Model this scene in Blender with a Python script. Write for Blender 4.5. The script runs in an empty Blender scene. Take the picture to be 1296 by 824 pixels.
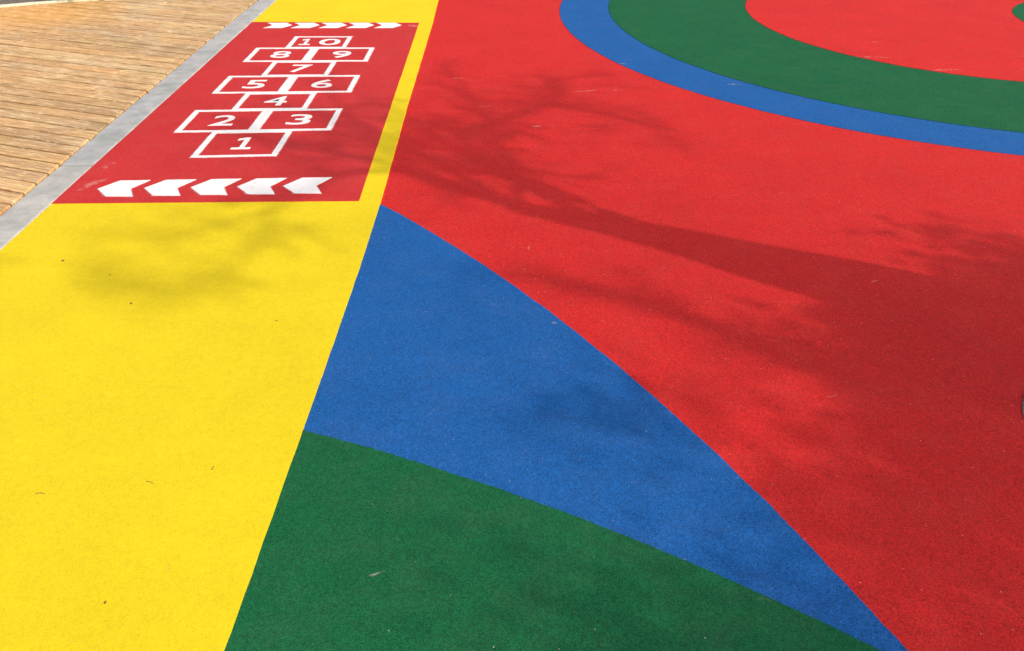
import bpy, bmesh, math, random
from mathutils import Vector, Matrix, noise
from math import radians, sin, cos, tan, pi

C = bpy.context.scene
COL = C.collection

# ---------------------------------------------------------------- camera
cam = bpy.data.objects.new('camera', bpy.data.cameras.new('camera'))
COL.objects.link(cam); C.camera = cam
cam.location = (0, 0, 1.6)
cam.rotation_euler = (radians(90 - 32.76), 0, 0)
cam.data.sensor_width = 36
cam.data.lens = 29.44
cam.data.clip_start = .05
cam.data.clip_end = 2000

# ---------------------------------------------------------------- light
SUN_AZ = Vector((.875, -.484))              # horizontal direction towards the sun
SUN_EL = radians(34)
world = bpy.data.worlds.new('World'); C.world = world; world.use_nodes = True
wn = world.node_tree
sky = wn.nodes.new('ShaderNodeTexSky'); sky.sky_type = 'NISHITA'; sky.sun_disc = False
sky.sun_elevation = SUN_EL
sky.sun_rotation = math.atan2(SUN_AZ.x, SUN_AZ.y)
sky.dust_density = 5.6; sky.air_density = 1.0; sky.ozone_density = 1.0
bg = wn.nodes['Background']; bg.inputs[1].default_value = .15
wn.links.new(sky.outputs[0], bg.inputs[0])
sl = bpy.data.lights.new('sun', 'SUN'); sl.energy = 2.0; sl.angle = radians(.55); sl.color = (1, .93, .84)
so = bpy.data.objects.new('sun', sl); COL.objects.link(so)
sd = Vector((SUN_AZ.x * cos(SUN_EL), SUN_AZ.y * cos(SUN_EL), sin(SUN_EL)))
so.rotation_euler = sd.to_track_quat('Z', 'Y').to_euler()
so.location = (6, -4, 8)
C.view_settings.view_transform = 'Standard'; C.view_settings.look = 'None'
C.view_settings.exposure = 0.36; C.view_settings.gamma = 1; C.view_settings.use_curve_mapping = False

# ---------------------------------------------------------------- object helpers
def link(name, me, mat=None, parent=None, loc=None):
    o = bpy.data.objects.new(name, me); COL.objects.link(o)
    if mat and me: me.materials.append(mat)
    if parent: o.parent = parent
    if loc: o.location = loc
    return o
def structure(o): o['kind'] = 'structure'; return o
def tag(o, label, cat, group=None):
    o['label'] = label; o['category'] = cat
    if group: o['group'] = group
    return o
def from_bm(bm, name):
    me = bpy.data.meshes.new(name); bmesh.ops.recalc_face_normals(bm, faces=bm.faces); bm.to_mesh(me); bm.free(); return me
def prism(bm, pts, z0, z1):
    """closed outline in the ground plane raised from z0 to z1"""
    t = [bm.verts.new((x, y, z1)) for x, y in pts]; b = [bm.verts.new((x, y, z0)) for x, y in pts]
    bm.faces.new(t); bm.faces.new(b[::-1])
    n = len(pts)
    for i in range(n):
        j = (i + 1) % n
        bm.faces.new((t[i], b[i], b[j], t[j]))
def sheet(name, pts, z, mat, thick=.012, parent=None):
    bm = bmesh.new(); prism(bm, pts, z - thick, z)
    return link(name, from_bm(bm, name), mat, parent)
def resample(pts, step, wob=0, seed=0, closed=False):
    """outline with points every step metres, wandering sideways like a knife-cut rubber seam"""
    out = []; P = pts + [pts[0]] if closed else pts
    for (x0, y0), (x1, y1) in zip(P[:-1], P[1:]):
        L = math.hypot(x1 - x0, y1 - y0); n = max(1, int(L / step))
        for i in range(n):
            t = i / n; out.append((x0 + (x1 - x0) * t, y0 + (y1 - y0) * t))
    if not closed: out.append(P[-1])
    if wob:
        o2 = []
        for x, y in out:
            v = noise.noise_vector(Vector((x * 9, y * 9, seed))) * wob + noise.noise_vector(Vector((x * 60, y * 60, seed))) * wob * .45
            o2.append((x + v.x, y + v.y))
        out = o2
    return out

# ---------------------------------------------------------------- material helpers
def mat_new(name):
    m = bpy.data.materials.new(name); m.use_nodes = True
    return m, m.node_tree, m.node_tree.nodes['Principled BSDF']
def nd(nt, typ, **kw):
    n = nt.nodes.new(typ)
    for k, v in kw.items():
        if k.startswith('i_'):
            n.inputs[int(k[2:]) if k[2:].isdigit() else k[2:]].default_value = v
        else: setattr(n, k, v)
    return n
def mth(nt, op, a, b=None, clamp=False):
    n = nt.nodes.new('ShaderNodeMath'); n.operation = op; n.use_clamp = clamp
    for i, v in enumerate((a, b)):
        if v is None: continue
        if isinstance(v, (int, float)): n.inputs[i].default_value = v
        else: nt.links.new(v, n.inputs[i])
    return n.outputs[0]
def maprange(nt, v, a, b, c, d):
    n = nt.nodes.new('ShaderNodeMapRange'); nt.links.new(v, n.inputs[0])
    for i, q in enumerate((a, b, c, d)): n.inputs[i + 1].default_value = q
    return n.outputs[0]
def mix(nt, fac, a, b, mode='MIX'):
    n = nt.nodes.new('ShaderNodeMix'); n.data_type = 'RGBA'; n.blend_type = mode
    for sock, v in ((n.inputs[0], fac), (n.inputs[6], a), (n.inputs[7], b)):
        if isinstance(v, (int, float)): sock.default_value = v
        elif isinstance(v, tuple): sock.default_value = (*v, 1) if len(v) == 3 else v
        else: nt.links.new(v, sock)
    return n.outputs[2]

# pale dusty scuffs left on the rubber: centre, half length, half width, heading (degrees), strength
SCUFFS = [(-.36, 5.47, .085, .010, 8, .5), (-.155, 4.90, .05, .010, 12, .55), (.47, 5.20, .10, .012, 10, .6), (.66, 5.22, .05, .010, 5, .5),
          (.14, 4.55, .028, .012, 15, .9), (.76, 5.80, .032, .010, -14, .9), (1.42, 5.33, .05, .012, -8, .6), (2.70, 6.37, .04, .012, -20, .7),
          (2.53, 5.95, .15, .014, -6, .6), (2.90, 5.64, .14, .013, 4, .8), (1.40, 2.80, .028, .004, 15, .7), (.072, 3.09, .006, .035, -12, .55),
          (-.332, 1.37, .035, .004, 20, .55), (-2.0, 3.72, .10, .025, 60, .45), (-2.02, 3.95, .06, .03, 75, .35), (-.78, 6.86, .05, .05, 0, .55),
          (.15, 2.50, .012, .012, 0, .6), (1.0, 2.08, .03, .006, 10, .3), (.85, 2.25, .02, .006, -20, .3), (.59, 1.30, .02, .010, -10, .35),
          (3.6, 5.98, .05, .013, 10, .6), (1.9, 2.62, .03, .006, 5, .35), (1.2, 1.62, .02, .005, 30, .3), (.35, 1.75, .012, .006, 0, .35)]
def scuff_group():
    g = bpy.data.node_groups.new('scuffs', 'ShaderNodeTree')
    g.interface.new_socket('mask', in_out='OUTPUT', socket_type='NodeSocketFloat')
    out = g.nodes.new('NodeGroupOutput')
    geo = g.nodes.new('ShaderNodeNewGeometry')
    nz = nd(g, 'ShaderNodeTexNoise', i_Scale=38.0, i_Detail=4.0); g.links.new(geo.outputs['Position'], nz.inputs['Vector'])
    nf = maprange(g, nz.outputs[0], .40, .62, 0, 1)
    wob = nd(g, 'ShaderNodeTexNoise', i_Scale=14.0, i_Detail=2.0); g.links.new(geo.outputs['Position'], wob.inputs['Vector'])
    vm = nd(g, 'ShaderNodeVectorMath', operation='MULTIPLY_ADD'); g.links.new(wob.outputs['Color'], vm.inputs[0])
    vm.inputs[1].default_value = (.03, .03, 0); vm.inputs[2].default_value = (-.015, -.015, 0)
    ad = nd(g, 'ShaderNodeVectorMath', operation='ADD'); g.links.new(geo.outputs['Position'], ad.inputs[0]); g.links.new(vm.outputs[0], ad.inputs[1])
    acc = None
    for x, y, a, b, h, s in SCUFFS:
        mp = nd(g, 'ShaderNodeMapping', vector_type='TEXTURE')
        mp.inputs['Location'].default_value = (x, y, 0); mp.inputs['Rotation'].default_value = (0, 0, radians(h)); mp.inputs['Scale'].default_value = (a, b, 1)
        g.links.new(ad.outputs[0], mp.inputs['Vector'])
        ln = nd(g, 'ShaderNodeVectorMath', operation='LENGTH'); g.links.new(mp.outputs[0], ln.inputs[0])
        v = maprange(g, ln.outputs['Value'], 1.0, .3, 0, s)
        acc = v if acc is None else mth(g, 'MAXIMUM', acc, v)
    g.links.new(mth(g, 'MULTIPLY', acc, nf), out.inputs[0])
    return g
SG = scuff_group()

def rubber(name, col, spread=.35, fleck=None, dust=1.0, rough=.85, pore=.6):
    """poured EPDM rubber: 3 mm granules, soft large-scale mottling, light scuffs"""
    m, nt, bs = mat_new(name)
    geo = nt.nodes.new('ShaderNodeNewGeometry'); P = geo.outputs['Position']
    vo = nd(nt, 'ShaderNodeTexVoronoi', i_Scale=330.0); nt.links.new(P, vo.inputs['Vector'])
    sp = nd(nt, 'ShaderNodeSeparateColor'); nt.links.new(vo.outputs['Color'], sp.inputs[0])
    v2 = nd(nt, 'ShaderNodeTexVoronoi', i_Scale=120.0); nt.links.new(P, v2.inputs['Vector'])
    s2 = nd(nt, 'ShaderNodeSeparateColor'); nt.links.new(v2.outputs['Color'], s2.inputs[0])
    big = nd(nt, 'ShaderNodeTexNoise', i_Scale=2.2, i_Detail=5.0, i_Roughness=.6); nt.links.new(P, big.inputs['Vector'])
    mid = nd(nt, 'ShaderNodeTexNoise', i_Scale=38.0, i_Detail=5.0, i_Roughness=.7); nt.links.new(P, mid.inputs['Vector'])
    g = maprange(nt, sp.outputs[0], 0, 1, 1 - spread, 1 + spread)
    g = mth(nt, 'MULTIPLY', g, maprange(nt, s2.outputs[1], 0, 1, 1 - spread * .3, 1 + spread * .3))
    g = mth(nt, 'MULTIPLY', g, maprange(nt, big.outputs[0], .3, .7, .94, 1.06))
    g = mth(nt, 'MULTIPLY', g, maprange(nt, mid.outputs[0], .3, .7, .95, 1.05))
    gap = maprange(nt, vo.outputs['Distance'], .45, .85, 1, pore)      # the dark pores between granules
    g = mth(nt, 'MULTIPLY', g, gap)
    sc = nd(nt, 'ShaderNodeVectorMath', operation='SCALE'); sc.inputs[0].default_value = col; nt.links.new(g, sc.inputs['Scale'])
    c = sc.outputs[0]
    # dust caught in the pores
    dz = nd(nt, 'ShaderNodeTexNoise', i_Scale=6.0, i_Detail=6.0, i_Roughness=.7); nt.links.new(P, dz.inputs['Vector'])
    df = maprange(nt, dz.outputs[0], .45, .8, 0, .03 * dust)
    c = mix(nt, df, c, (.45, .36, .28))
    fk = mth(nt, 'GREATER_THAN', sp.outputs[2], .9997)
    c = mix(nt, mth(nt, 'MULTIPLY', fk, .4), c, fleck or (.6, .55, .5))
    gr = nt.nodes.new('ShaderNodeGroup'); gr.node_tree = SG
    c = mix(nt, mth(nt, 'MULTIPLY', gr.outputs[0], .55 * dust), c, (.75, .6, .5))
    nt.links.new(c, bs.inputs['Base Color'])
    bs.inputs['Roughness'].default_value = rough
    bs.inputs['Specular IOR Level'].default_value = .16
    h = mth(nt, 'ADD', mth(nt, 'MULTIPLY', vo.outputs['Distance'], -1.0), mth(nt, 'MULTIPLY', mid.outputs[0], 1.2))
    bp = nd(nt, 'ShaderNodeBump', i_Strength=.35, i_Distance=.0012); nt.links.new(h, bp.inputs['Height']); nt.links.new(bp.outputs[0], bs.inputs['Normal'])
    return m

M_RED = rubber('red_rubber', (.635, .024, .021), .20)
M_PANEL = rubber('panel_red_rubber', (.58, .034, .034), .16, dust=1.4)
M_YEL = rubber('yellow_rubber', (.79, .595, .012), .05, fleck=(.5, .4, .1), dust=.15, pore=.86)
M_BLUE = rubber('blue_rubber', (.012, .112, .365), .28)
M_GREEN = rubber('green_rubber', (.008, .118, .041), .30, fleck=(.25, .3, .22))

def paint_mat():
    m, nt, bs = mat_new('white_line_paint')
    geo = nt.nodes.new('ShaderNodeNewGeometry'); P = geo.outputs['Position']
    n = nd(nt, 'ShaderNodeTexNoise', i_Scale=45.0, i_Detail=5.0, i_Roughness=.7); nt.links.new(P, n.inputs['Vector'])
    vo = nd(nt, 'ShaderNodeTexVoronoi', i_Scale=330.0); nt.links.new(P, vo.inputs['Vector'])
    wear = maprange(nt, n.outputs[0], .54, .74, 0, .5)
    c = mix(nt, wear, (.88, .86, .83), (.66, .36, .33))
    nt.links.new(c, bs.inputs['Base Color']); bs.inputs['Roughness'].default_value = .6
    bp = nd(nt, 'ShaderNodeBump', i_Strength=.3, i_Distance=.001); nt.links.new(vo.outputs['Distance'], bp.inputs['Height']); nt.links.new(bp.outputs[0], bs.inputs['Normal'])
    return m
M_PAINT = paint_mat()
def spray_mat():
    """the thin mist of paint round a stencil: separate droplets with bare rubber showing between them"""
    m, nt, bs = mat_new('paint_overspray')
    geo = nt.nodes.new('ShaderNodeNewGeometry'); P = geo.outputs['Position']
    vo = nd(nt, 'ShaderNodeTexVoronoi', i_Scale=420.0); nt.links.new(P, vo.inputs['Vector'])
    sp = nd(nt, 'ShaderNodeSeparateColor'); nt.links.new(vo.outputs['Color'], sp.inputs[0])
    n = nd(nt, 'ShaderNodeTexNoise', i_Scale=26.0, i_Detail=4.0); nt.links.new(P, n.inputs['Vector'])
    lim = maprange(nt, n.outputs[0], .3, .7, .92, .55)
    a = mth(nt, 'MULTIPLY', mth(nt, 'GREATER_THAN', sp.outputs[0], lim), .6)
    nt.links.new(a, bs.inputs['Alpha']); bs.inputs['Base Color'].default_value = (.80, .74, .72, 1); bs.inputs['Roughness'].default_value = .7
    return m
M_SPRAY = spray_mat()

def stone_mat():
    m, nt, bs = mat_new('kerb_granite')
    geo = nt.nodes.new('ShaderNodeNewGeometry'); P = geo.outputs['Position']
    oi = nt.nodes.new('ShaderNodeObjectInfo')
    a = nd(nt, 'ShaderNodeTexNoise', i_Scale=9.0, i_Detail=6.0, i_Roughness=.65); nt.links.new(P, a.inputs['Vector'])
    b = nd(nt, 'ShaderNodeTexNoise', i_Scale=220.0, i_Detail=3.0, i_Roughness=.8); nt.links.new(P, b.inputs['Vector'])
    s = nd(nt, 'ShaderNodeTexNoise', i_Scale=4.0, i_Detail=4.0, i_Roughness=.6); nt.links.new(P, s.inputs['Vector'])
    c = mix(nt, maprange(nt, a.outputs[0], .32, .68, 0, 1), (.42, .415, .39), (.68, .655, .60))
    c = mix(nt, maprange(nt, b.outputs[0], .35, .65, .6, 0), c, (.16, .17, .18))
    c = mix(nt, maprange(nt, s.outputs[0], .52, .72, 0, .6), c, (.28, .31, .26))
    c = mix(nt, 1.0, c, mix(nt, oi.outputs['Random'], (.92, .93, .96), (1.05, 1.03, 1.0)), 'MULTIPLY')
    nt.links.new(c, bs.inputs['Base Color']); bs.inputs['Roughness'].default_value = .75
    bp = nd(nt, 'ShaderNodeBump', i_Strength=.4, i_Distance=.002); nt.links.new(b.outputs[0], bp.inputs['Height']); nt.links.new(bp.outputs[0], bs.inputs['Normal'])
    return m
M_STONE = stone_mat()

def wood_mat(name, c0, c1, c2, dark=.5):
    """pine board: the grain runs along the object's own X axis, every board has its own tone"""
    m, nt, bs = mat_new(name)
    tc = nt.nodes.new('ShaderNodeTexCoord'); oi = nt.nodes.new('ShaderNodeObjectInfo')
    off = nd(nt, 'ShaderNodeVectorMath', operation='SCALE'); off.inputs[0].default_value = (37, 91, 13); nt.links.new(oi.outputs['Random'], off.inputs['Scale'])
    ad = nd(nt, 'ShaderNodeVectorMath', operation='ADD'); nt.links.new(tc.outputs['Object'], ad.inputs[0]); nt.links.new(off.outputs[0], ad.inputs[1])
    m1 = nd(nt, 'ShaderNodeMapping'); m1.inputs['Scale'].default_value = (1.6, 34, 34); nt.links.new(ad.outputs[0], m1.inputs['Vector'])
    g1 = nd(nt, 'ShaderNodeTexNoise', i_Scale=1.0, i_Detail=6.0, i_Roughness=.62, i_Distortion=.6); nt.links.new(m1.outputs[0], g1.inputs['Vector'])
    m2 = nd(nt, 'ShaderNodeMapping'); m2.inputs['Scale'].default_value = (1.1, 6, 6); nt.links.new(ad.outputs[0], m2.inputs['Vector'])
    g2 = nd(nt, 'ShaderNodeTexNoise', i_Scale=1.0, i_Detail=4.0, i_Roughness=.6); nt.links.new(m2.outputs[0], g2.inputs['Vector'])
    kn = nd(nt, 'ShaderNodeTexVoronoi', i_Scale=1.0); m3 = nd(nt, 'ShaderNodeMapping'); m3.inputs['Scale'].default_value = (2.2, 7, 1); nt.links.new(ad.outputs[0], m3.inputs['Vector']); nt.links.new(m3.outputs[0], kn.inputs['Vector'])
    c = mix(nt, oi.outputs['Random'], c0, c1)
    rnd2 = mth(nt, 'FRACT', mth(nt, 'MULTIPLY', oi.outputs['Random'], 17.31))
    c = mix(nt, mth(nt, 'MULTIPLY', rnd2, .75), c, c2)
    c = mix(nt, maprange(nt, g1.outputs[0], .42, .66, 0, dark), c, (.19, .095, .04))
    c = mix(nt, maprange(nt, g2.outputs[0], .5, .75, 0, .45), c, (.30, .20, .11))
    c = mix(nt, maprange(nt, g2.outputs[0], .5, .25, 0, .4), c, (.78, .60, .36))
    c = mix(nt, maprange(nt, kn.outputs['Distance'], .12, .05, 0, .75), c, (.20, .09, .035))
    if dark > .3:      # greenish, brown and honey-coloured patches with a shape of their own, weathered streaks
        gp = nt.nodes.new('ShaderNodeNewGeometry')
        w1 = nd(nt, 'ShaderNodeTexNoise', i_Scale=2.3, i_Detail=6.0, i_Roughness=.65); nt.links.new(gp.outputs['Position'], w1.inputs['Vector'])
        sw = nt.nodes.new('ShaderNodeSeparateColor'); nt.links.new(w1.outputs['Color'], sw.inputs[0])
        c = mix(nt, maprange(nt, sw.outputs[0], .54, .72, 0, .5), c, (.42, .32, .10))
        c = mix(nt, maprange(nt, sw.outputs[1], .52, .70, 0, .5), c, (.36, .24, .14))
        c = mix(nt, maprange(nt, sw.outputs[2], .54, .72, 0, .5), c, (.88, .66, .38))
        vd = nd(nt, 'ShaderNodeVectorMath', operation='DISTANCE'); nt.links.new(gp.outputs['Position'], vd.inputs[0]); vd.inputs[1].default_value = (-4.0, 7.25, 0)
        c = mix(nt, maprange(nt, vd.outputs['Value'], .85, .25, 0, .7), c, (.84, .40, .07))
        w2 = nd(nt, 'ShaderNodeTexNoise', i_Scale=1.0, i_Detail=5.0, i_Roughness=.8); m4 = nd(nt, 'ShaderNodeMapping'); m4.inputs['Scale'].default_value = (9, 75, 1); nt.links.new(ad.outputs[0], m4.inputs['Vector']); nt.links.new(m4.outputs[0], w2.inputs['Vector'])
        c = mix(nt, maprange(nt, w2.outputs[0], .50, .62, 0, .65), c, (.30, .17, .075))
        c = mix(nt, maprange(nt, w2.outputs[0], .47, .36, 0, .75), c, (1.0, .80, .48))
    nt.links.new(c, bs.inputs['Base Color']); bs.inputs['Roughness'].default_value = .6
    bp = nd(nt, 'ShaderNodeBump', i_Strength=.35, i_Distance=.002); nt.links.new(g1.outputs[0], bp.inputs['Height']); nt.links.new(bp.outputs[0], bs.inputs['Normal'])
    return m
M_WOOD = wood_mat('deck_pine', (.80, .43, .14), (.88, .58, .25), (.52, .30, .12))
M_TRIM = wood_mat('pale_edge_pine', (.80, .74, .52), (.84, .78, .58), (.80, .72, .50), .15)

def noisy(name, ca, cb, scale, rough=.9, bump=.004, fine=None):
    m, nt, bs = mat_new(name)
    geo = nt.nodes.new('ShaderNodeNewGeometry')
    n = nd(nt, 'ShaderNodeTexNoise', i_Scale=scale, i_Detail=8.0, i_Roughness=.7); nt.links.new(geo.outputs['Position'], n.inputs['Vector'])
    c = mix(nt, maprange(nt, n.outputs[0], .35, .65, 0, 1), ca, cb)
    nt.links.new(c, bs.inputs['Base Color']); bs.inputs['Roughness'].default_value = rough
    bp = nd(nt, 'ShaderNodeBump', i_Strength=.5, i_Distance=bump); nt.links.new(n.outputs[0], bp.inputs['Height']); nt.links.new(bp.outputs[0], bs.inputs['Normal'])
    return m
M_EARTH = noisy('gravelly_earth', (.07, .05, .035), (.30, .24, .17), 22)
M_GROUND = noisy('paved_ground', (.20, .19, .18), (.28, .27, .25), 8)
M_SOIL = noisy('dark_soil', (.03, .018, .012), (.09, .05, .035), 90)
M_JOIST = noisy('joist_wood', (.04, .028, .018), (.08, .055, .035), 20)
M_BARK = noisy('bark', (.10, .075, .055), (.20, .16, .12), 40, bump=.01)
M_LEAF = noisy('leaf', (.035, .07, .02), (.07, .11, .03), 15, rough=.5)
M_DRY = noisy('dry_leaf', (.10, .05, .02), (.22, .12, .05), 120)
M_TWIG = noisy('twig_bark', (.16, .11, .05), (.26, .18, .08), 120)
M_GRIT = noisy('pale_grit', (.45, .36, .28), (.7, .62, .52), 150)
M_RIM = noisy('weathered_rim_stone', (.045, .022, .018), (.34, .17, .14), 70)
M_CONC = noisy('pit_ring_concrete', (.22, .20, .17), (.34, .31, .28), 50)

# ================================================================ SETTING
# --- ground reaching the horizon, earth beyond the deck
def big_sheet(name, x0, y0, x1, y1, z, mat):
    bm = bmesh.new(); v = [bm.verts.new(p) for p in ((x0, y0, z), (x1, y0, z), (x1, y1, z), (x0, y1, z))]; bm.faces.new(v)
    return structure(link(name, from_bm(bm, name), mat))
big_sheet('ground', -400, -400, 400, 400, -.09, M_GROUND)
bm = bmesh.new(); bmesh.ops.create_grid(bm, x_segments=90, y_segments=60, size=1)
for v in bm.verts:
    x = -7.4 + v.co.x * 5.2; y = 9.2 + v.co.y * 3.6
    v.co = Vector((x, y, -.03 + .02 * noise.noise(Vector((x * 1.3, y * 1.3, 0))) + .008 * noise.noise(Vector((x * 9, y * 9, 3)))))
structure(link('earth_bed', from_bm(bm, 'earth_bed'), M_EARTH))

# --- rubber surfacing
YEDGE = [(-.668, 10.5), (-.655, 7.85), (-.636, 6.9), (-.622, 4.97), (-.600, 3.52), (-.601, 2.902), (-.612, 2.168), (-.618, 1.825), (-.632, 1.162), (-.66, 0.0), (-.72, -3.0)]
KR = -2.092
def arc_x(c, r, y):
    return c[0] + math.sqrt(max(0, r * r - (y - c[1]) ** 2))
C1, R1 = (-5.984, -1.496), 7.352
C2, R2 = (-2.635, -3.669), 5.934
def yedge_x(y):
    for (xa, ya), (xb, yb) in zip(YEDGE[:-1], YEDGE[1:]):
        if ya >= y >= yb: return xa + (xb - xa) * (ya - y) / (ya - yb)
    return YEDGE[-1][0]
PIT, PITR = (1.886, 1.860), .36
# the red field is one poured slab with a round opening for the tree pit: two halves of the outline joined at a hairline
n = 72
hole = [(PIT[0] + PITR * cos(pi * 2 * i / n + pi / 2), PIT[1] + PITR * sin(pi * 2 * i / n + pi / 2)) for i in range(n + 1)]
def red_slab():
    bm = bmesh.new()
    top = []
    L = [hole[i] for i in range(0, 37)]           # left side of the hole, from the top round to the bottom
    R = [hole[i] for i in range(36, 73)]          # right side, from the bottom round to the top
    for poly in ([(PIT[0], 10.5), (KR, 10.5), (KR, -3), (PIT[0], -3)] + L[::-1], [(PIT[0], -3), (7.5, -3), (7.5, 10.5), (PIT[0], 10.5)] + R[::-1]):
        f = bm.faces.new([bm.verts.new((x, y, 0)) for x, y in poly]); top.append(f)
    bmesh.ops.remove_doubles(bm, verts=bm.verts, dist=1e-4)
    ex = bmesh.ops.extrude_face_region(bm, geom=list(bm.faces))
    for v in [g for g in ex['geom'] if isinstance(g, bmesh.types.BMVert)]: v.co.z -= .05
    return from_bm(bm, 'red_rubber_ground')
structure(link('red_rubber_ground', red_slab(), M_RED))

# blue wedge inside the large arc and green field inside the second one, both right of the yellow path
re0 = random.Random(77)
def strip_sheet(name, curve, y0, y1, step, z, mat, amp, seed):
    """a sheet whose left side runs under the yellow path and whose right side is a granular, hand-cut curve"""
    rows = []; y = y0
    while y > y1:
        xl = yedge_x(y) - .03; x = curve(y); sl_ = min(6, abs(curve(y + .01) - curve(y - .01)) / .02)
        nz = amp * noise.noise(Vector((x * 9, y * 9, seed))) + .0018 * noise.noise(Vector((x * 70, y * 70, seed))) + re0.uniform(-.0011, .0011)
        x += nz * math.sqrt(1 + sl_ * sl_)
        if x > xl + .002: rows.append((xl, x, y))
        y -= step
    bm = bmesh.new(); T_ = [(bm.verts.new((a, y, z)), bm.verts.new((x, y, z)), bm.verts.new((x, y, z - .012))) for a, x, y in rows]
    for (a, b_, c), (d, e, f) in zip(T_[:-1], T_[1:]):
        bm.faces.new((a, d, e, b_)); bm.faces.new((b_, e, f, c))
    return structure(link(name, from_bm(bm, name), mat))
c1 = lambda y: arc_x(C1, R1, y)
c2 = lambda y: min(arc_x(C2, R2, y), arc_x(C1, R1, y) - .004)
strip_sheet('blue_rubber_ground', c1, 3.56, -2.9, .005, .002, M_BLUE, .0025, 1)
strip_sheet('green_rubber_ground', c2, 1.96, -2.9, .0025, .004, M_GREEN, .003, 4)
# yellow path
ye = resample(YEDGE, .05, .0018, 7)
structure(sheet('yellow_rubber_path', ye + [(KR, -3), (KR, 10.5)], .006, M_YEL))
# rings
RC = (3.85, 7.26)
def disc(name, c, r, z, mat, seed):
    pts = [(c[0] + r * cos(2 * pi * i / 260), c[1] + r * sin(2 * pi * i / 260)) for i in range(260)]
    pts = [(x + .004 * noise.noise(Vector((x * 5, y * 5, seed))) + .0015 * noise.noise(Vector((x * 60, y * 60, seed))), y + .004 * noise.noise(Vector((x * 5, y * 5, seed + 9)))) for x, y in pts]
    return structure(sheet(name, pts, z, mat))
disc('blue_rubber_ring', (3.745, 7.26), 3.345, .002, M_BLUE, 1)
disc('green_rubber_ring', (3.85, 7.285), 3.03, .004, M_GREEN, 2)
disc('red_rubber_disc', (3.872, 7.181), 1.896, .006, M_RED, 3)
disc('green_rubber_dot', (5.05, 6.98), .92, .008, M_GREEN, 4)

# --- kerb
kerb = structure(link('kerb', None)); KL = -2.263; KZ = .009
def kerb_mesh(w, l, seed):
    """granite kerb stone with worn, slightly chipped arrises"""
    prof = [(-w / 2, -.14), (-w / 2, -.009), (-w / 2 + .004, -.003), (-w / 2 + .010, 0), (-.02, 0), (.03, 0), (w / 2 - .007, 0), (w / 2 - .002, -.0015), (w / 2, -.006), (w / 2, -.14)]
    bm = bmesh.new(); rows = []; n = 60
    for k in range(n + 1):
        y = -l / 2 + l * k / n; e = .006 if k in (0, n) else (.0015 if k in (1, n - 1) else 0)
        row = []
        for x, z in prof:
            q = noise.noise_vector(Vector((x * 18, y * 22, seed))); ch = max(0, noise.noise(Vector((x * 3, y * 14, seed + 40))) - .25) * .02
            edge = 1 if abs(x) > w / 2 - .013 and z > -.1 else .25
            row.append(bm.verts.new((x - math.copysign(ch * edge + abs(q.x) * .0035 * edge, x), y, (z - e - ch * edge * .7 + q.z * .0008) if z > -.1 else z)))
        rows.append(row)
    for ra, rb in zip(rows[:-1], rows[1:]):
        for i in range(len(prof) - 1): bm.faces.new((ra[i], rb[i], rb[i + 1], ra[i + 1]))
    bm.faces.new(rows[0]); bm.faces.new(rows[-1][::-1])
    return from_bm(bm, 'kerb_stone')
rk = random.Random(3)
for i in range(-4, 6):
    y0 = 2.79 + 1.17 * i
    o = link('kerb_stone', kerb_mesh(KR - .003 - KL, 1.166, i), M_STONE, kerb, ((KL + KR - .003) / 2 + rk.uniform(-.002, .002), y0 + .585, KZ + rk.uniform(-.0025, .0025)))
    o.rotation_euler.z = rk.uniform(-.0015, .0015)

# --- boardwalk: parallel planks meeting the kerb at an angle, cut along a curved outer edge
deck = structure(link('boardwalk', None))
DANG = radians(-19.7); DT = .010
u = Vector((cos(DANG), sin(DANG))); w = Vector((-sin(DANG), cos(DANG)))
EDGE = [(-9.0, 3.6), (-7.2, 5.55), (-5.9, 6.62), (-4.9, 7.24), (-4.395, 7.50), (-4.15, 7.625), (-3.9, 7.715), (-3.55, 7.79), (-3.1, 7.87), (-2.268, 7.96)]
def clip(poly, a, b):
    """keep the part of poly to the right of the directed line a->b"""
    out = []; dx, dy = b[0] - a[0], b[1] - a[1]
    s = lambda p: dy * (p[0] - a[0]) - dx * (p[1] - a[1])
    for i in range(len(poly)):
        p, q = poly[i], poly[(i + 1) % len(poly)]; sp, sq = s(p), s(q)
        if sp >= 0: out.append(p)
        if sp * sq < 0:
            t = sp / (sp - sq); out.append((p[0] + (q[0] - p[0]) * t, p[1] + (q[1] - p[1]) * t))
    return out
rd = random.Random(11)
PITCH = .1130; W = .1035
k0 = 2.634 - 14 * PITCH
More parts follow.
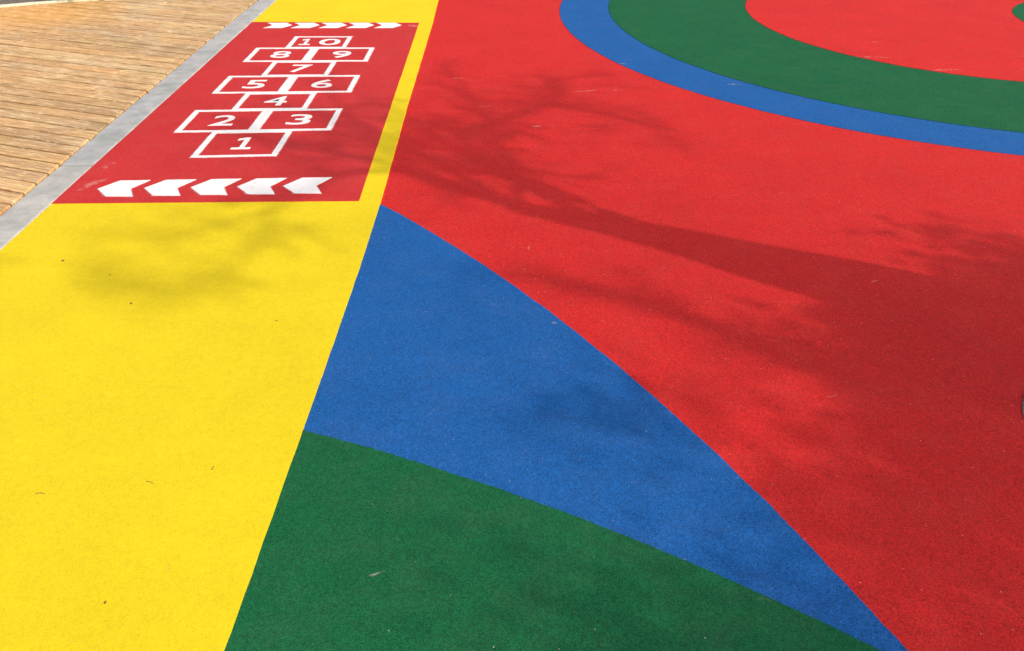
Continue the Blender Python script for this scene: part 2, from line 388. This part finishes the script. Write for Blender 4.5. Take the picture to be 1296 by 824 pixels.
for row in range(60):
    p0 = k0 + row * PITCH + rd.uniform(-.0012, .0012)
    # along-plank coordinate at the kerb side
    pts_t = []
    tk = (-2.268 - p0 * w.x) / u.x
    t = tk + .3 - rd.uniform(.6, 2.4)
    cuts = [tk + .3]
    while cuts[-1] > tk - 7.5:
        cuts.append(t); t -= rd.choice((1.8, 2.4, 2.4, 3.0))
    for c1, c0 in zip(cuts[:-1], cuts[1:]):
        a0 = c0 + .0015; a1 = c1 - .0015
        quad = [u * a0 + w * (p0 + .003), u * a1 + w * (p0 + .003), u * a1 + w * (p0 + W), u * a0 + w * (p0 + W)]
        poly = [(q.x, q.y) for q in quad]
        ex = -2.271 + rd.uniform(-.002, .001)
        poly = clip(poly, (ex, 20), (ex, -20)) if poly else poly
        for ea, eb in zip(EDGE[:-1], EDGE[1:]):
            if len(poly) >= 3: poly = clip(poly, ea, eb)
        if len(poly) < 3: continue
        cx = sum(p[0] for p in poly) / len(poly); cy = sum(p[1] for p in poly) / len(poly)
        if cx < -7.5 or cy < -.3: continue
        area = abs(sum(poly[i][0] * poly[(i + 1) % len(poly)][1] - poly[(i + 1) % len(poly)][0] * poly[i][1] for i in range(len(poly)))) / 2
        if area < .002: continue
        R = Matrix.Rotation(-DANG, 2)
        loc = [R @ Vector((x - cx, y - cy)) for x, y in poly]
        bm = bmesh.new(); prism(bm, [(q.x, q.y) for q in loc], -.028, 0)
        bmesh.ops.remove_doubles(bm, verts=bm.verts, dist=.0008)
        top = [e for e in bm.edges if all(v.co.z > -.001 for v in e.verts)]
        bmesh.ops.bevel(bm, geom=top, offset=.0022, segments=1, affect='EDGES')
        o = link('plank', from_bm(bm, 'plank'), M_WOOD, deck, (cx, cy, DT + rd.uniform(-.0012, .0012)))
        o.rotation_euler = (rd.uniform(-.006, .006), 0, DANG + rd.uniform(-.0012, .0012))
# joists under the planks
for i, xj in enumerate((-2.5, -3.1, -3.7, -4.3, -4.9, -5.5, -6.1)):
    bm = bmesh.new(); bmesh.ops.create_cube(bm, size=1)
    ytop = [e for e in EDGE if e[0] >= xj][0][1] - .5
    for v in bm.verts: v.co = Vector((xj + v.co.x * .05, (v.co.y + .5) * (ytop + .6) - .6, -.050 + v.co.z * .05))
    link('joist', from_bm(bm, 'joist'), M_JOIST, deck)
# bright edging boards along the curved cut
off = []
for i, (x, y) in enumerate(EDGE):
    a = EDGE[max(0, i - 1)]; b = EDGE[min(len(EDGE) - 1, i + 1)]
    d = Vector((b[0] - a[0], b[1] - a[1])).normalized(); off.append((Vector((x, y)), Vector((-d.y, d.x))))
for i in range(len(off) - 1):
    (a, na), (b, nb) = off[i], off[i + 1]
    g = (b - a).normalized() * .002
    th = .055
    q = [a + na * .004 + g, b + nb * .004 - g, b + nb * th - g, a + na * th + g]
    c = sum(q, Vector((0, 0))) / 4; ang = math.atan2((b - a).y, (b - a).x); R = Matrix.Rotation(-ang, 2)
    bm = bmesh.new(); prism(bm, [tuple(R @ (p - c)) for p in q], -.10, 0)
    bmesh.ops.bevel(bm, geom=[e for e in bm.edges if all(v.co.z > -.001 for v in e.verts)], offset=.003, segments=1, affect='EDGES')
    o = link('edge_board', from_bm(bm, 'edge_board'), M_TRIM, deck, (c.x, c.y, .022)); o.rotation_euler.z = ang

# ================================================================ HOPSCOTCH
court = link('hopscotch_court', None, None, None, (-1.42, 3.51, .006))
tag(court, 'red hopscotch court with white numbered boxes and two rows of arrows beside the kerb', 'hopscotch court')
def cpart(name, me, mat): 
    o = link(name, me, mat, court); o.matrix_parent_inverse = Matrix.Translation((-1.42, 3.51, .006)).inverted(); return o
ZP = .008; ZW = .0095
pp = resample([(KR, 3.500), (-.700, 3.529), (-.745, 6.962), (KR, 6.990)], .05, .0015, 21, True)
bm = bmesh.new(); prism(bm, pp, -.002, ZP); cpart('panel', from_bm(bm, 'panel'), M_PANEL)

def skew(x, y):        # the court was laid out slightly out of square at its near end
    k = max(0, 1 - (y - 4.0) / 2.4)
    return (x, y + .055 * (x + 1.21) * k)
def frame(x0, y0, x1, y1, zt, t=.025, tx=.030, nm='box_outline'):
    """one painted outline, mitred, with rounded brush wobble"""
    bm = bmesh.new()
    o = resample([(x0, y0), (x1, y0), (x1, y1), (x0, y1)], .008, 0, 0, True)
    sx = lambda x: (x - x0) / (x1 - x0); sy = lambda y: (y - y0) / (y1 - y0)
    inn = [(x0 + tx + (x1 - x0 - 2 * tx) * sx(x), y0 + t + (y1 - y0 - 2 * t) * sy(y)) for x, y in o]
    def wob(p, s):
        v = noise.noise_vector(Vector((p[0] * 22, p[1] * 22, s))) * .0018 + noise.noise_vector(Vector((p[0] * 150, p[1] * 150, s))) * .0022; q = skew(*p); return (q[0] + v.x, q[1] + v.y)
    O = [wob(p, 1) for p in o]; I = [wob(p, 5) for p in inn]; n = len(O)
    z0, z1 = ZP - .002, zt
    vo = [bm.verts.new((x, y, z1)) for x, y in O]; vi = [bm.verts.new((x, y, z1)) for x, y in I]
    bo = [bm.verts.new((x, y, z0)) for x, y in O]; bi = [bm.verts.new((x, y, z0)) for x, y in I]
    for i in range(n):
        j = (i + 1) % n
        bm.faces.new((vo[i], vo[j], vi[j], vi[i])); bm.faces.new((bo[j], bo[i], bi[i], bi[j]))
        bm.faces.new((vo[i], bo[i], bo[j], vo[j])); bm.faces.new((vi[j], bi[j], bi[i], vi[i]))
    return from_bm(bm, nm)
XL, XM, XR = -1.850, -1.425, -.997
S0, S1 = -1.642, -1.208
Y = [4.078, 4.452, 4.818, 5.135, 5.497, 5.833, 6.190, 6.518]
g = -.0006
def mist(me, owner):
    o = link('overspray', me, M_SPRAY, owner)
    return o
def grow(pts, d):
    cx = sum(p[0] for p in pts) / len(pts); cy = sum(p[1] for p in pts) / len(pts)
    return [(x + d * (x - cx) / max(.03, abs(x - cx)) , y + d * (y - cy) / max(.03, abs(y - cy))) for x, y in pts]
def mist_arrow(shape, x, y, owner):
    bm = bmesh.new(); prism(bm, resample([(x + a, y + b) for a, b in grow(shape, .006)], .006, .004, 3, True), ZP - .002, ZP + .0005); mist(from_bm(bm, 'overspray'), owner)
CELLS = [('1', S0, S1, 0), ('2', XL, XM - g, 1), ('3', XM + g, XR, 1), ('4', S0, S1, 2), ('5', XL, XM - g, 3), ('6', XM + g, XR, 3),
         ('7', S0, S1, 4), ('8', XL, XM - g, 5), ('9', XM + g, XR, 5), ('10', S0, S1, 6)]
ONE = [(.10, 0), (.90, 0), (.90, .15), (.62, .15), (.62, 1), (.44, 1), (.14, .90), (.14, .75), (.41, .83), (.41, .15), (.10, .15)]
def glyph(txt, cx, cy, h):
    """a numeral painted flat on the panel, every digit about as wide as it is tall"""
    bm = bmesh.new()
    digits = [(txt, cx, .132)] if len(txt) == 1 else [('1', cx - .105, .105), ('0', cx + .070, .155)]
    for d, dx, wd in digits:
        if d == '1':
            wd *= .95
            f = bm.faces.new([bm.verts.new((dx + (x - .5) * wd, cy + (y - .5) * h, 0)) for x, y in ONE]); continue
        cu = bpy.data.curves.new('numeral', 'FONT'); cu.body = d; cu.size = 1; cu.resolution_u = 6; cu.offset = .008
        ob = bpy.data.objects.new('numeral', cu); COL.objects.link(ob)
        dg = bpy.context.evaluated_depsgraph_get(); dg.update()
        me = bpy.data.meshes.new_from_object(ob.evaluated_get(dg)); bpy.data.objects.remove(ob)
        xs = [v.co.x for v in me.vertices]; ys = [v.co.y for v in me.vertices]
        mx, my = (min(xs) + max(xs)) / 2, (min(ys) + max(ys)) / 2; s = h / (max(ys) - min(ys)); sx = wd / (max(xs) - min(xs))
        for v in me.vertices: v.co = Vector((dx + (v.co.x - mx) * sx, cy + (v.co.y - my) * s, 0))
        bm.from_mesh(me); bpy.data.meshes.remove(me)
    bmesh.ops.remove_doubles(bm, verts=bm.verts, dist=.0002)
    for v in bm.verts:
        x, y = skew(v.co.x, v.co.y); v.co = Vector((x, y, ZW))
    r = bmesh.ops.extrude_face_region(bm, geom=list(bm.faces))
    for v in [q for q in r['geom'] if isinstance(q, bmesh.types.BMVert)]: v.co.z = ZP - .002
    for f in bm.faces: f.smooth = False
    return from_bm(bm, 'numeral')
for txt, x0, x1, r in CELLS:
    y0, y1 = Y[r], Y[r + 1] + .002
    zt = ZW + .0008 * (r % 2) + .0004 * (txt in '369')
    o = cpart('box_outline', frame(x0, y0, x1, y1, zt), M_PAINT); o['label'] = 'white painted outline of box ' + txt
    mist(frame(x0 - .007, y0 - .008, x1 + .007, y1 + .008, ZP + .0005 + .0001 * (r % 2) + .00005 * (txt in '369'), .039, .043, 'overspray'), o)
    o = cpart('numeral', glyph(txt, (x0 + x1) / 2 + .004, (y0 + y1) / 2 + .004, .172), M_PAINT); o['label'] = 'white painted numeral ' + txt
AB = [(0, 0), (.070, .097), (.212, .103), (.155, .002), (.198, -.088), (.072, -.086)]
for i in range(5):
    t = i / 4
    x = -1.950 + .2165 * i; y = 3.662 + .034 * t
    bm = bmesh.new(); prism(bm, resample([(x + a, y + b) for a, b in AB], .02, .0012, i, True), ZP - .002, ZW)
    o = cpart('arrow', from_bm(bm, 'arrow'), M_PAINT); o['label'] = 'white arrow pointing left in the near row'; mist_arrow(AB, x, y, o)
AT = [(0, 0), (-.058, .080), (-.212, .076), (-.150, -.006), (-.205, -.094), (-.058, -.092)]
for i in range(5):
    x = -1.747 + .2175 * i; y = 6.878
    bm = bmesh.new(); prism(bm, resample([(x + a, y + b) for a, b in AT], .02, .0012, i + 9, True), ZP - .002, ZW)
    o = cpart('arrow', from_bm(bm, 'arrow'), M_PAINT); o['label'] = 'white arrow pointing right in the far row'; mist_arrow(AT, x, y, o)

# ================================================================ small things on the ground
def ground_at(px, py):      # ground position read off the photograph's plan (metres)
    return (1.9025 * (px - 648) / (py + 270), 2398 / (py + 270) - 1.0295)
rg = random.Random(5)
def flake(name, x, y, size, mat, z, el=1.0, ang=None, label=None, cat=None, curl=.35):
    bm = bmesh.new(); n = 9; r0 = rg.uniform(0, 6)
    c = bm.verts.new((0, 0, size * curl))
    ring = []
    for i in range(n):
        a = 2 * pi * i / n; r = size * rg.uniform(.55, 1)
        ring.append(bm.verts.new((cos(a) * r * el, sin(a) * r, size * rg.uniform(0, .3))))
    for i in range(n): bm.faces.new((c, ring[i], ring[(i + 1) % n]))
    b2 = bmesh.ops.extrude_face_region(bm, geom=list(bm.faces))
    for v in [q for q in b2['geom'] if isinstance(q, bmesh.types.BMVert)]: v.co.z -= .0012
    zmin = min(v.co.z for v in bm.verts)
    for v in bm.verts: v.co.z -= zmin
    o = link(name, from_bm(bm, name), mat, None, (x, y, z)); o.rotation_euler.z = ang if ang is not None else rg.uniform(0, 6)
    if label: tag(o, label, cat)
    return o
ZY = .006
for (px, py, s, lab) in ((80, 332, .0065, 'dark dry leaf scrap on the yellow path nearest the kerb'),
                         (167, 386, .0048, 'tiny brown leaf scrap on yellow path at the foot of the branch shadow'),
                         (140, 350, .0038, 'tiny brown leaf scrap inside the branch shadow on the yellow path'),
                         (134, 765, .0032, 'tiny dark leaf scrap on the yellow path close to the bottom of the view'),
                         (350, 408, .003, 'tiny leaf scrap on yellow path beside the blue wedge')):
    x, y = ground_at(px, py); flake('leaf_scrap', x, y, s, M_DRY, ZY, 1.4, label=lab, cat='leaf scrap')
def twig(px, py, L, ang, r, lab):
    x, y = ground_at(px, py); bm = bmesh.new(); prev = None; n = 5
    for i in range(7):
        t = i / 6 - .5; c = Vector((t * L, L * .08 * sin(t * 5 + px), r * 1.0 + .001 * abs(sin(i * 2.1))))
        ring = [bm.verts.new(c + Vector((0, cos(2 * pi * k / n) * r, sin(2 * pi * k / n) * r))) for k in range(n)]
        if prev:
            for k in range(n): bm.faces.new((prev[k], prev[(k + 1) % n], ring[(k + 1) % n], ring[k]))
        else: bm.faces.new(ring[::-1])
        prev = ring
    bm.faces.new(prev)
    o = link('twig', from_bm(bm, 'twig'), M_TWIG, None, (x, y, ZY)); o.rotation_euler.z = ang; tag(o, lab, 'twig')
twig(190, 613, .024, -.3, .0008, 'thin brown twig lying on the open yellow path, the longer one')
twig(270, 595, .014, 1.3, .0011, 'short dark twig on the yellow path nearer the green area')
twig(52, 627, .022, .1, .0009, 'short pale twig on the yellow path near the left edge')
# loose grit and rubber crumbs
bm = bmesh.new()
for i in range(90):
    if i < 40:
        px = rg.uniform(0, 1296); py = rg.uniform(200, 824)
    else:
        px = rg.uniform(0, 1296); py = 824 - 824 * rg.random() ** 1.6
    x, y = ground_at(px, py)
    if x < KR + .02: continue
    s = rg.uniform(.0008, .0018)
    M = Matrix.Translation((x, y, .0085 if x < yedge_x(y) else .005)) @ Matrix.Rotation(rg.uniform(0, 6), 4, 'Z') @ Matrix.Diagonal((s, s * rg.uniform(.5, 1), s * .6, 1))
    bmesh.ops.create_icosphere(bm, subdivisions=1, radius=1, matrix=M)
o = link('grit', from_bm(bm, 'grit'), M_GRIT); tag(o, 'loose pale grit scattered over the rubber', 'grit'); o['kind'] = 'stuff'

# ================================================================ trees (they stand outside the view and throw the shadows)
COT = 1 / tan(SUN_EL)
def lift(x, y, z):          # the point at height z whose shadow falls on the ground at x, y
    return Vector((x + SUN_AZ.x * z * COT, y + SUN_AZ.y * z * COT, z))
def tube(bm, pts, rads, n=7):
    prev = None
    for i, p in enumerate(pts):
        d = (pts[min(i + 1, len(pts) - 1)] - pts[max(i - 1, 0)]).normalized()
        a = d.cross(Vector((0, 0, 1)) if abs(d.z) < .9 else Vector((1, 0, 0))).normalized(); b = d.cross(a)
        ring = [bm.verts.new(p + (a * cos(2 * pi * k / n) + b * sin(2 * pi * k / n)) * rads[i]) for k in range(n)]
        if prev:
            for k in range(n): bm.faces.new((prev[k], prev[(k + 1) % n], ring[(k + 1) % n], ring[k]))
        else: bm.faces.new(ring[::-1])
        prev = ring
    bm.faces.new(prev)
def wander(a, b, n, amt, rnd):
    L = (b - a).length; out = [a.copy()]
    ph = rnd.uniform(0, 50)
    for i in range(1, n):
        t = i / n; out.append(a.lerp(b, t) + noise.noise_vector(Vector((ph, t * 2.5, 0))) * L * amt)
    out.append(b.copy()); return out
def leaf(bm, p, s, rnd):
    d = Vector((rnd.gauss(0, 1), rnd.gauss(0, 1), rnd.gauss(0, .6))).normalized(); e = d.cross(Vector((rnd.random(), rnd.random(), rnd.random()))).normalized()
    v = [bm.verts.new(p), bm.verts.new(p + d * s * .5 + e * s * .28), bm.verts.new(p + d * s), bm.verts.new(p + d * s * .5 - e * s * .28)]
    bm.faces.new(v)
def twigs(bw, bl, p, d, L, r, depth, rnd, leaves, ls):
    """one branch with side twigs"""
    end = p + d * L; pts = wander(p, end, 4, .10, rnd)
    tube(bw, pts, [r * (1 - .14 * i) for i in range(len(pts))], 4 if r < .008 else 6)
    for i in range(leaves):
        leaf(bl, pts[rnd.randrange(1, 5)] + Vector((rnd.gauss(0, 1), rnd.gauss(0, 1), rnd.gauss(0, 1))) * .03, ls * rnd.uniform(.6, 1.2), rnd)
    if depth:
        for i in range(3):
            q = pts[1 + i]
            nd_ = (d + Vector((rnd.gauss(0, .55), rnd.gauss(0, .55), rnd.gauss(.15, .45)))).normalized()
            twigs(bw, bl, q, nd_, L * rnd.uniform(.5, .75), r * .6, depth - 1, rnd, leaves, ls)

# the big tree right of the view: its trunk shadow crosses the red field, its bare crown reaches the path
rt = random.Random(8)
base = Vector((3.50, 1.60, 0))
T = link('tree', None, None, None, base); tag(T, 'leaning tree with a thick trunk and nearly bare crown, right of the red field', 'tree')
def tpart(root, name, bm, mat):
    bmesh.ops.translate(bm, verts=bm.verts, vec=-root.location); return link(name, from_bm(bm, name), mat, root)
bt = bmesh.new()
trunk_shadow = [(3.50, 1.60, 0, .25), (2.6, 2.09, .72, .23), (1.75, 2.55, 1.38, .21), (1.30, 2.79, 1.75, .20), (1.0, 2.955, 2.0, .165), (.72, 3.13, 2.25, .125), (.40, 3.30, 2.5, .09), (.03, 3.475, 2.8, .06)]
tp = [lift(x, y, z) if z else Vector((x, y, 0)) for x, y, z, r in trunk_shadow]
tube(bt, tp, [q[3] for q in trunk_shadow], 14)
tpart(T, 'trunk', bt, M_BARK)
top = tp[-1]
bb = bmesh.new(); bl = bmesh.new()
# limbs: shadow waypoints read off the ground, with the height of the limb at each
def G(px, py, z): x, y = ground_at(px, py); return lift(x, y, z)
LIMBS = [
 ([tp[5], G(690, 235, 2.9), G(600, 205, 3.1), G(540, 165, 3.3), G(480, 150, 3.5)], .045),
 ([tp[6], G(620, 215, 3.1), G(575, 165, 3.4), G(640, 150, 3.7), G(700, 132, 3.9), G(780, 148, 4.0), G(860, 167, 4.1)], .032),
 ([top, G(560, 235, 3.0), G(480, 205, 3.2), G(400, 190, 3.4), G(330, 165, 3.6)], .035),
 ([top, G(600, 232, 3.1), G(520, 190, 3.5), G(440, 150, 3.8), G(400, 105, 4.1)], .028),
 ([top, G(520, 212, 3.2), G(430, 222, 3.6), G(350, 262, 4.0), G(290, 282, 4.3), G(200, 310, 4.6)], .024),
 ([G(350, 262, 4.0), G(325, 300, 4.2), G(290, 345, 4.4), G(180, 365, 4.6), G(120, 345, 4.7)], .016),
 ([G(640, 150, 3.7), G(700, 132, 3.9), G(706, 100, 4.1), G(760, 96, 4.2)], .024),
 ([tp[6], G(650, 225, 3.1), G(610, 195, 3.3), G(560, 190, 3.5), G(500, 175, 3.7)], .04),
 ([top, G(640, 200, 3.2), G(600, 130, 3.6), G(560, 80, 4.0)], .022),
]
allp = []
for pts, r in LIMBS:
    path = []
    for a, b in zip(pts[:-1], pts[1:]): path += wander(a, b, 4, .05, rt)[:-1]
    path.append(pts[-1]); n = len(path)
    rr = [r * (1 - .8 * i / n) for i in range(n)]
    tube(bb, path, rr, 6); allp += path[3:]
    for i in range(4, n):
        if rt.random() < (.75 if path[i].z < 4.15 else .2):
            d = (path[min(i + 1, n - 1)] - path[i - 1]).normalized()
            d = (d + Vector((rt.gauss(0, .6), rt.gauss(0, .6), rt.gauss(.2, .5)))).normalized()
            twigs(bb, bl, path[i], d, rt.uniform(.22, .42), .008, 2, rt, 2, .045)
SPRAYS = [(362, 296, 4.2, 8), (345, 310, 4.2, 6), (300, 282, 4.4, 8), (250, 278, 4.4, 6), (205, 288, 4.5, 6), (150, 356, 4.7, 9), (215, 305, 4.5, 5), (70, 330, 4.7, 3), (120, 335, 4.7, 8), (180, 368, 4.6, 9),
          (250, 362, 4.5, 8), (300, 358, 4.4, 8), (260, 325, 4.5, 4), (110, 305, 4.6, 5),
          (570, 175, 3.3, 14), (600, 205, 3.2, 14), (645, 160, 3.6, 12), (690, 135, 3.8, 12), (545, 215, 3.2, 14), (600, 232, 3.1, 12), (530, 150, 3.4, 10), (720, 115, 4.0, 7), (570, 130, 3.5, 6),
          (500, 190, 3.4, 8), (430, 180, 3.5, 6), (400, 105, 3.9, 5), (440, 215, 3.4, 6), (560, 85, 3.9, 5), (650, 225, 3.1, 9), (620, 185, 3.4, 10)]
for px, py, z, cnt in SPRAYS:
    c = G(px, py, z); q = min(allp, key=lambda p: (p - c).length)
    tube(bb, wander(q, c, 4, .06, rt), [.017, .015, .013, .010, .008], 5)
    for k in range(int(cnt * .62)):
        d = Vector((rt.gauss(0, 1), rt.gauss(0, 1), rt.gauss(.1, .7))).normalized(); far = px < 400
        twigs(bb, bl, c + d * .02, d, rt.uniform(.08, .15) if far else rt.uniform(.13, .26), .005, 1, rt, 3 if far else 2, .045)
tpart(T, 'branches', bb, M_BARK)['kind'] = 'stuff'
tpart(T, 'foliage', bl, M_LEAF)['kind'] = 'stuff'

# the evergreen farther right: its crown shades the lower right of the field
re_ = random.Random(4)
eb = Vector((5.9, -1.2, 0))
E = link('tree', None, None, None, eb); tag(E, 'dense evergreen tree behind the bare one, shading the near right of the red field', 'tree')
bt = bmesh.new(); etop = Vector((5.6, -.9, 3.0))
tube(bt, wander(eb, etop, 6, .03, re_), [.16, .15, .14, .125, .11, .10, .08], 10); tpart(E, 'trunk', bt, M_BARK)
def dens(x, y):
    """how thickly the crown hangs over the ground spot x, y"""
    d = 0
    for cx, cy, rx, ry, s in ((1.95, 2.35, .75, .40, .9), (1.55, 1.75, .5, .40, .9), (1.75, 1.25, .75, .42, 1.0), (2.3, 1.8, .8, .7, 1), (1.75, .8, .85, .5, .9),
                              (.95, 1.72, .22, .13, .35), (.45, 1.98, .28, .14, .3), (.10, 2.12, .20, .12, .2), (1.0, 1.05, .35, .25, .6), (.5, 1.15, .45, .2, .5), (0, 1.2, .4, .1, .2), (1.05, 1.55, .25, .3, .5), (.7, 1.45, .2, .15, .3), (1.95, 3.12, .33, .10, .22), (1.45, 2.40, .35, .2, .6), (2.3, 2.7, .6, .3, .8)):
        q = ((x - cx) / rx) ** 2 + ((y - cy) / ry) ** 2
        d = max(d, s * min(1, max(0, 1.35 - q) * 1.6))
    return d
bl = bmesh.new(); bb = bmesh.new(); ncl = 0
hl = [etop, G(1120, 500, 3.9), G(1060, 470, 4.3), G(1000, 450, 4.6), G(920, 420, 4.8), G(850, 393, 5.0), G(760, 368, 5.1), G(640, 345, 5.2)]
hp = []
for a, b in zip(hl[:-1], hl[1:]): hp += wander(a, b, 3, .03, re_)[:-1]
tube(bb, hp + [hl[-1]], [.075 - .0027 * i for i in range(len(hp) + 1)], 8)
for i in range(8, len(hp)):
    d = Vector((re_.gauss(-.6, .5), re_.gauss(.4, .5), re_.gauss(.2, .4))).normalized()
    twigs(bb, bl, hp[i], d, re_.uniform(.15, .3), .007, 1, re_, 5, .06)
while ncl < 700:
    x = re_.uniform(-.2, 3.2); y = re_.uniform(.2, 3.4)
    if re_.random() > dens(x, y) * (.75 + .5 * noise.noise(Vector((x * 3, y * 3, 2)))): continue
    ncl += 1
    z = re_.uniform(2.3, 4.4)
    p = lift(x, y, z)
    for k in range(26):
        leaf(bl, p + Vector((re_.gauss(0, 1), re_.gauss(0, 1), re_.gauss(0, 1))) * .085, .075 * re_.uniform(.6, 1.2), re_)
    if ncl % 12 == 0:
        s = etop.lerp(eb, re_.uniform(0, .3)); tube(bb, wander(s, p, 5, .08, re_), [.03, .025, .02, .014, .009, .005], 5)
tpart(E, 'branches', bb, M_BARK)['kind'] = 'stuff'
tpart(E, 'crown', bl, M_LEAF)['kind'] = 'stuff'

# the sapling in the round pit at the right edge
rs = random.Random(2)
sp_ = Vector((PIT[0], PIT[1], 0))
S = link('sapling', None, None, None, sp_); tag(S, 'short young sapling in the round tree pit at the right edge of the red field', 'tree')
bt = bmesh.new(); st = wander(sp_ + Vector((0, 0, -.05)), sp_ + Vector((-.01, .02, .75)), 8, .012, rs)
tube(bt, st, [.024, .022, .020, .018, .016, .014, .012, .010, .006], 8); tpart(S, 'trunk', bt, M_BARK)
bb = bmesh.new(); bl = bmesh.new()
for i in range(16):
    a = i * 2.4; z = rs.uniform(.3, .7); p = sp_ + Vector((-.01, .01, z))
    twigs(bb, bl, p, Vector((cos(a) * .5, sin(a) * .5, .85)).normalized(), rs.uniform(.07, .12), .004, 1, rs, 5, .035)
tpart(S, 'branches', bb, M_BARK)['kind'] = 'stuff'; tpart(S, 'foliage', bl, M_LEAF)['kind'] = 'stuff'
# soil in the pit and its rim
bm = bmesh.new()
bmesh.ops.create_circle(bm, cap_ends=True, segments=64, radius=PITR - .012, matrix=Matrix.Translation((PIT[0], PIT[1], -.008)))
bmesh.ops.triangulate(bm, faces=bm.faces); bmesh.ops.subdivide_edges(bm, edges=bm.edges, cuts=5, use_grid_fill=True)
for v in bm.verts: v.co.z += .012 * noise.noise(v.co * 25)
structure(link('soil', from_bm(bm, 'soil'), M_SOIL))
pr = structure(link('pit_rim', None))
nst = 22
for i in range(nst):
    a0 = 2 * pi * (i + .04) / nst; a1 = 2 * pi * (i + .96) / nst; r0, r1 = PITR - .05, PITR + .002
    bm = bmesh.new(); prism(bm, [(PIT[0] + r * cos(a), PIT[1] + r * sin(a)) for r, a in ((r1, a0), (r1, (a0 + a1) / 2), (r1, a1), (r0, a1), (r0, (a0 + a1) / 2), (r0, a0))], -.04, .002 + rs.uniform(-.001, .002))
    link('rim_stone', from_bm(bm, 'rim_stone'), M_RIM, pr)

# low shrub in the earth beyond the deck
sb = Vector((-3.83, 7.90, -.03))
SH = link('shrub', None, None, None, sb); tag(SH, 'low dark shrub in the earth just beyond the pale deck edge', 'shrub')
bb = bmesh.new(); bl = bmesh.new(); rq = random.Random(6)
for i in range(22):
    a = rq.uniform(0, 2 * pi); d = Vector((cos(a) * rq.uniform(.2, .9), sin(a) * rq.uniform(.2, .9), 1)).normalized()
    twigs(bb, bl, sb + Vector((cos(a), sin(a), 0)) * .06, d, rq.uniform(.15, .28), .005, 1, rq, 10, .05)
for i in range(260):
    leaf(bl, Vector((sb.x + rq.gauss(0, .07), 7.845 + rq.gauss(0, .03), rq.uniform(0, .03))), .035, rq)
tpart(SH, 'stems', bb, M_BARK)['kind'] = 'stuff'; tpart(SH, 'foliage', bl, M_LEAF)['kind'] = 'stuff'
